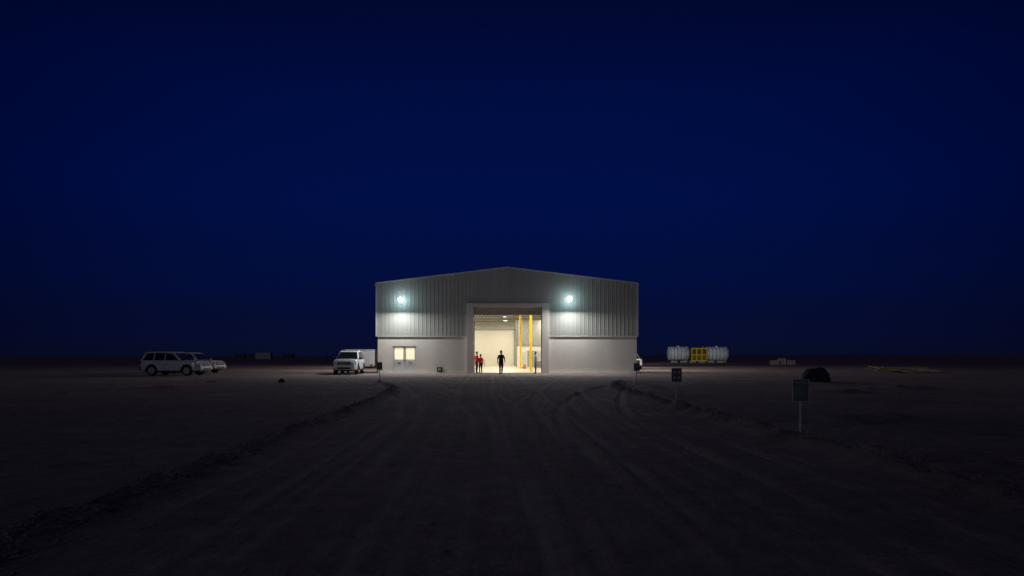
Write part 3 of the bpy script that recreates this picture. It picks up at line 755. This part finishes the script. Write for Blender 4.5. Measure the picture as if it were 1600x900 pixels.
# ------------------------------------------------------------------ people
def person(x,y,z,rz,hgt,pose,cl,label,grp=None):
    t=empty('person',(x,y,z),rz,label,'person',grp); s=hgt/1.78
    J={}; E=[]
    def j(n,p,r,tagn,par=None):
        J[n]=(len(J),p,r,tagn)
        if par: E.append((J[par][0],J[n][0]))
    lean=pose.get('lean',0)
    j('pelvis',(0,0,.95),(.155,.115),'leg')
    j('waist',(0,lean*.3,1.10),(.140,.105),'top','pelvis')
    j('chest',(0,lean*.7,1.30),(.165,.120),'top','waist')
    j('nb',(0,lean,1.455),(.085,.075),'top','chest')
    j('neck',(0,lean+.01,1.53),(.055,.058),'skin','nb')
    j('head',(0,lean+.025,1.62),(.078,.090),'skin','neck')
    j('crown',(0,lean+.015,1.715),(.068,.082),'skin','head')
    for sd,n in ((-1,'l'),(1,'r')):
        kn,an=pose['leg'+n]; el,wr=pose['arm'+n]
        j('hip'+n,(sd*.095,0,.88),(.098,.098),'leg','pelvis')
        j('thigh'+n,(sd*.10,kn[0]*.5,.70),(.086,.088),'leg','hip'+n)
        j('knee'+n,(sd*.10,kn[0],kn[1]),(.060,.062),'leg','thigh'+n)
        j('calf'+n,(sd*.105,(kn[0]+an[0])/2-.015,(kn[1]+an[1])/2+.04),(.058,.062),'leg','knee'+n)
        j('ankle'+n,(sd*.105,an[0],an[1]),(.040,.045),'leg','calf'+n)
        j('heel'+n,(sd*.108,an[0]-.015,an[1]-.05),(.040,.040),'shoe','ankle'+n)
        j('toe'+n,(sd*.125,an[0]+.15,an[1]-.055),(.040,.026),'shoe','heel'+n)
        j('sh'+n,(sd*.175,lean,1.41),(.068,.066),'top','chest')
        j('el'+n,(sd*el[0],el[1]+lean,el[2]),(.046,.046),'top','sh'+n)
        j('wr'+n,(sd*wr[0],wr[1]+lean,wr[2]),(.029,.026),pose.get('sleeve','top'),'el'+n)
        d=Vector((sd*wr[0],wr[1],wr[2]))-Vector((sd*el[0],el[1],el[2])); d.normalize()
        pw=Vector((sd*wr[0],wr[1]+lean,wr[2])); pm=pw+d*.08
        j('palm'+n,tuple(pm),(.022,.038),'skin','wr'+n)
        side=Vector((0,1,0)); side=(side-d*side.dot(d)).normalized()
        inn=Vector((-sd,0,0))
        for q,(off,ln) in enumerate(((-.028,.065),(-.010,.078),(.009,.082),(.027,.074))):
            a=pm+side*off; b1=a+d*(ln*.55)+inn*.006; b2=b1+d*(ln*.4)+inn*.016
            j('f%d0%s'%(q,n),tuple(a),(.010,.010),'skin'); j('f%d1%s'%(q,n),tuple(b1),(.009,.009),'skin','f%d0%s'%(q,n)); j('f%d2%s'%(q,n),tuple(b2),(.007,.007),'skin','f%d1%s'%(q,n))
        a=pw+d*.03+side*.025; b1=a+side*.028+d*.03; b2=b1+d*.028+side*.008
        j('t0'+n,tuple(a),(.011,.011),'skin'); j('t1'+n,tuple(b1),(.010,.010),'skin','t0'+n); j('t2'+n,tuple(b2),(.008,.008),'skin','t1'+n)
    names=list(J); me=bpy.data.meshes.new('body'); me.from_pydata([J[n][1] for n in names],E,[])
    o=bpy.data.objects.new('body',me); C.objects.link(o)
    sk=o.modifiers.new('skin','SKIN'); sk.use_smooth_shade=True
    sub=o.modifiers.new('sub','SUBSURF'); sub.levels=2; sub.render_levels=2
    par={b_ for a_,b_ in E}
    sv=me.skin_vertices[0].data
    for i,n in enumerate(names):
        r=J[n][2]; sv[i].radius=(r[0]*1.12,r[1]*1.12); sv[i].use_root=(i not in par)
    bpy.context.view_layer.update()
    dg=bpy.context.evaluated_depsgraph_get()
    nm=bpy.data.meshes.new_from_object(o.evaluated_get(dg)); bpy.data.objects.remove(o)
    order=['top','leg','skin','shoe']
    nm.materials.clear()
    for k in order: nm.materials.append(M[cl[k]])
    segs=[(np.array(J[names[a_]][1]),np.array(J[names[b_]][1]),J[names[b_]][3]) for a_,b_ in E]
    cz=min(v.co.z for v in nm.vertices)
    cen_=np.array([p.center[:] for p in nm.polygons]); best=np.full(len(cen_),9.); bi=np.zeros(len(cen_),int)
    for a_,b_,tg in segs:
        ab=b_-a_; u=np.clip((cen_-a_)@ab/max(1e-9,ab@ab),0,1); dd=np.linalg.norm(cen_-a_-u[:,None]*ab,axis=1)
        q=dd<best; best[q]=dd[q]; bi[q]=order.index(tg)
    bi[(cen_[:,2]<.09)&(bi==1)]=3
    nm.polygons.foreach_set('material_index',bi.tolist()); nm.polygons.foreach_set('use_smooth',[True]*len(cen_))
    for v in nm.vertices: v.co=((v.co-Vector((0,0,cz)))*s)
    nm.name='body'; ob=bpy.data.objects.new('body',nm); C.objects.link(ob); ob.parent=t
    hc=np.array([0,lean+.005,1.70-cz])*s
    bm=bmesh.new(); bmesh.ops.create_uvsphere(bm,u_segments=20,v_segments=14,radius=1)
    bmesh.ops.delete(bm,geom=[v for v in bm.verts if v.co.z<-.55 or (v.co.y>.45 and v.co.z<.35)],context='VERTS')
    for v in bm.verts: v.co=Vector((v.co.x*.092*s,v.co.y*.108*s,v.co.z*.115*s))+Vector(hc)
    m_=bpy.data.meshes.new('hair'); bm.to_mesh(m_); bm.free(); m_.materials.append(M['hair'])
    h_=bpy.data.objects.new('hair',m_); C.objects.link(h_); h_.parent=t
    fz=(1.645-cz)*s; fy=(lean+.115)*s
    MB().lathe([(.002,fz+.025),(.010,fz-.01),(.016,fz-.025),(.004,fz-.03)],'z',(0,fy,0),10).build('nose',M[cl['skin']],t,smooth=60)
    for sd in (-1,1):
        MB().lathe([(.001,-.011),(.009,-.006),(.011,0),(.009,.006),(.001,.011)],'z',(sd*.032*s,fy-.012,fz+.012),10).build('eye',M['hair'],t,smooth=60)
        MB().lathe([(.004,-.030),(.012,-.018),(.015,.01),(.006,.028)],'z',(sd*.092*s,(lean+.02)*s,fz),10).build('ear',M[cl['skin']],t,smooth=60)
    MB().box(-.024,.024,fy-.014,fy-.002,fz-.052,fz-.044).build('mouth',M['red_cloth'],t,bevel=.003)
    return t
walk=dict(legl=((.17,.51),(.20,.09)),legr=((-.05,.49),(-.34,.15)),arml=((.235,-.10,1.16),(.24,-.08,.93)),armr=((.24,.08,1.16),(.25,.22,.96)),lean=.03,sleeve='skin')
stand=dict(legl=((.02,.49),(0,.085)),legr=((.03,.49),(.03,.085)),arml=((.225,-.02,1.15),(.24,.05,.92)),armr=((.225,-.02,1.15),(.23,.06,.92)))
talk=dict(legl=((.03,.49),(0,.085)),legr=((.02,.49),(-.03,.085)),arml=((.24,-.04,1.15),(.16,.18,1.16)),armr=((.24,0,1.15),(.18,.17,1.10)),lean=.01)
stand2=dict(legl=((.04,.49),(.05,.085)),legr=((.02,.49),(-.04,.085)),arml=((.225,-.05,1.15),(.22,.02,.92)),armr=((.25,.02,1.16),(.20,.22,1.22)),lean=.01)
person(-.84,52.2,gz(-.84,52.2),R(-8),1.84,walk,dict(top='black_cloth',leg='navy_cloth',skin='skin',shoe='shoe'),'person in dark clothes walking into the lit doorway, seen from behind')
person(-2.95,57.0,.03,R(-60),1.75,talk,dict(top='red_cloth',leg='navy_cloth',skin='skin',shoe='shoe'),'taller person in red jacket standing at the left jamb')
person(-2.58,56.2,gz(-2.58,56.2),R(20),1.57,stand,dict(top='red_cloth',leg='black_cloth',skin='skin',shoe='shoe'),'shorter person in red top beside the taller one at the left jamb')
person(1.96,56.6,gz(1.96,56.6),R(100),1.80,stand2,dict(top='white_cloth',leg='grey_cloth',skin='skin',shoe='shoe'),'person in pale top and grey trousers standing at the right side of the doorway')

# ------------------------------------------------------------------ sky
w=bpy.data.worlds.new('World'); bpy.context.scene.world=w; w.use_nodes=True
nt=w.node_tree; N=nt.nodes; L=nt.links; bg=N['Background']
tc=N.new('ShaderNodeTexCoord'); sp=N.new('ShaderNodeSeparateXYZ'); L.new(tc.outputs['Generated'],sp.inputs[0])
rp=N.new('ShaderNodeValToRGB'); cr=rp.color_ramp; cr.interpolation='EASE'
def s8(r,g,b_): return lin((r/255,g/255,b_/255))+(1,)
st=[(0,s8(8,13,40)),(.04,s8(6,13,48)),(.12,s8(2,14,60)),(.22,s8(0,15,71)),(.32,s8(0,14,68)),(.47,s8(2,10,52))]
cr.elements[0].position=0; cr.elements[0].color=st[0][1]; cr.elements[1].position=.47; cr.elements[1].color=st[-1][1]
for p,c in st[1:-1]: e=cr.elements.new(p); e.color=c
L.new(sp.outputs['Z'],rp.inputs['Fac'])
mr=N.new('ShaderNodeMapRange'); mr.inputs['From Min'].default_value=.62; mr.inputs['From Max'].default_value=.99; mr.inputs['To Min'].default_value=.42; mr.inputs['To Max'].default_value=1; mr.interpolation_type='SMOOTHSTEP'
L.new(sp.outputs['Y'],mr.inputs['Value'])
mx=N.new('ShaderNodeVectorMath'); mx.operation='SCALE'; L.new(rp.outputs['Color'],mx.inputs[0]); L.new(mr.outputs[0],mx.inputs['Scale'])
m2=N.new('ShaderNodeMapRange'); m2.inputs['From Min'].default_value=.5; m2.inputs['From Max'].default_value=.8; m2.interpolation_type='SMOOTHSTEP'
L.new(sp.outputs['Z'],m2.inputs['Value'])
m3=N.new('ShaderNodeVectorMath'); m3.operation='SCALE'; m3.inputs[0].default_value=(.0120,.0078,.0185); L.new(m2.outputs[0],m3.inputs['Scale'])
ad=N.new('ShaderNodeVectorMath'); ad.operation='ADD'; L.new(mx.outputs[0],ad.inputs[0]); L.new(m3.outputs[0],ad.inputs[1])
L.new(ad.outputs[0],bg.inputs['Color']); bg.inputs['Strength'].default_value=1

# ------------------------------------------------------------------ camera
cam=bpy.data.cameras.new('camera'); cam.lens=24; cam.sensor_width=36; cam.clip_end=8000; cam.shift_y=106/1600.
co=bpy.data.objects.new('camera',cam); C.objects.link(co); co.location=(0,0,H); co.rotation_euler=(R(90),0,0)
sc=bpy.context.scene; sc.camera=co
sc.view_settings.view_transform='Standard'; sc.view_settings.look='None'; sc.view_settings.exposure=0
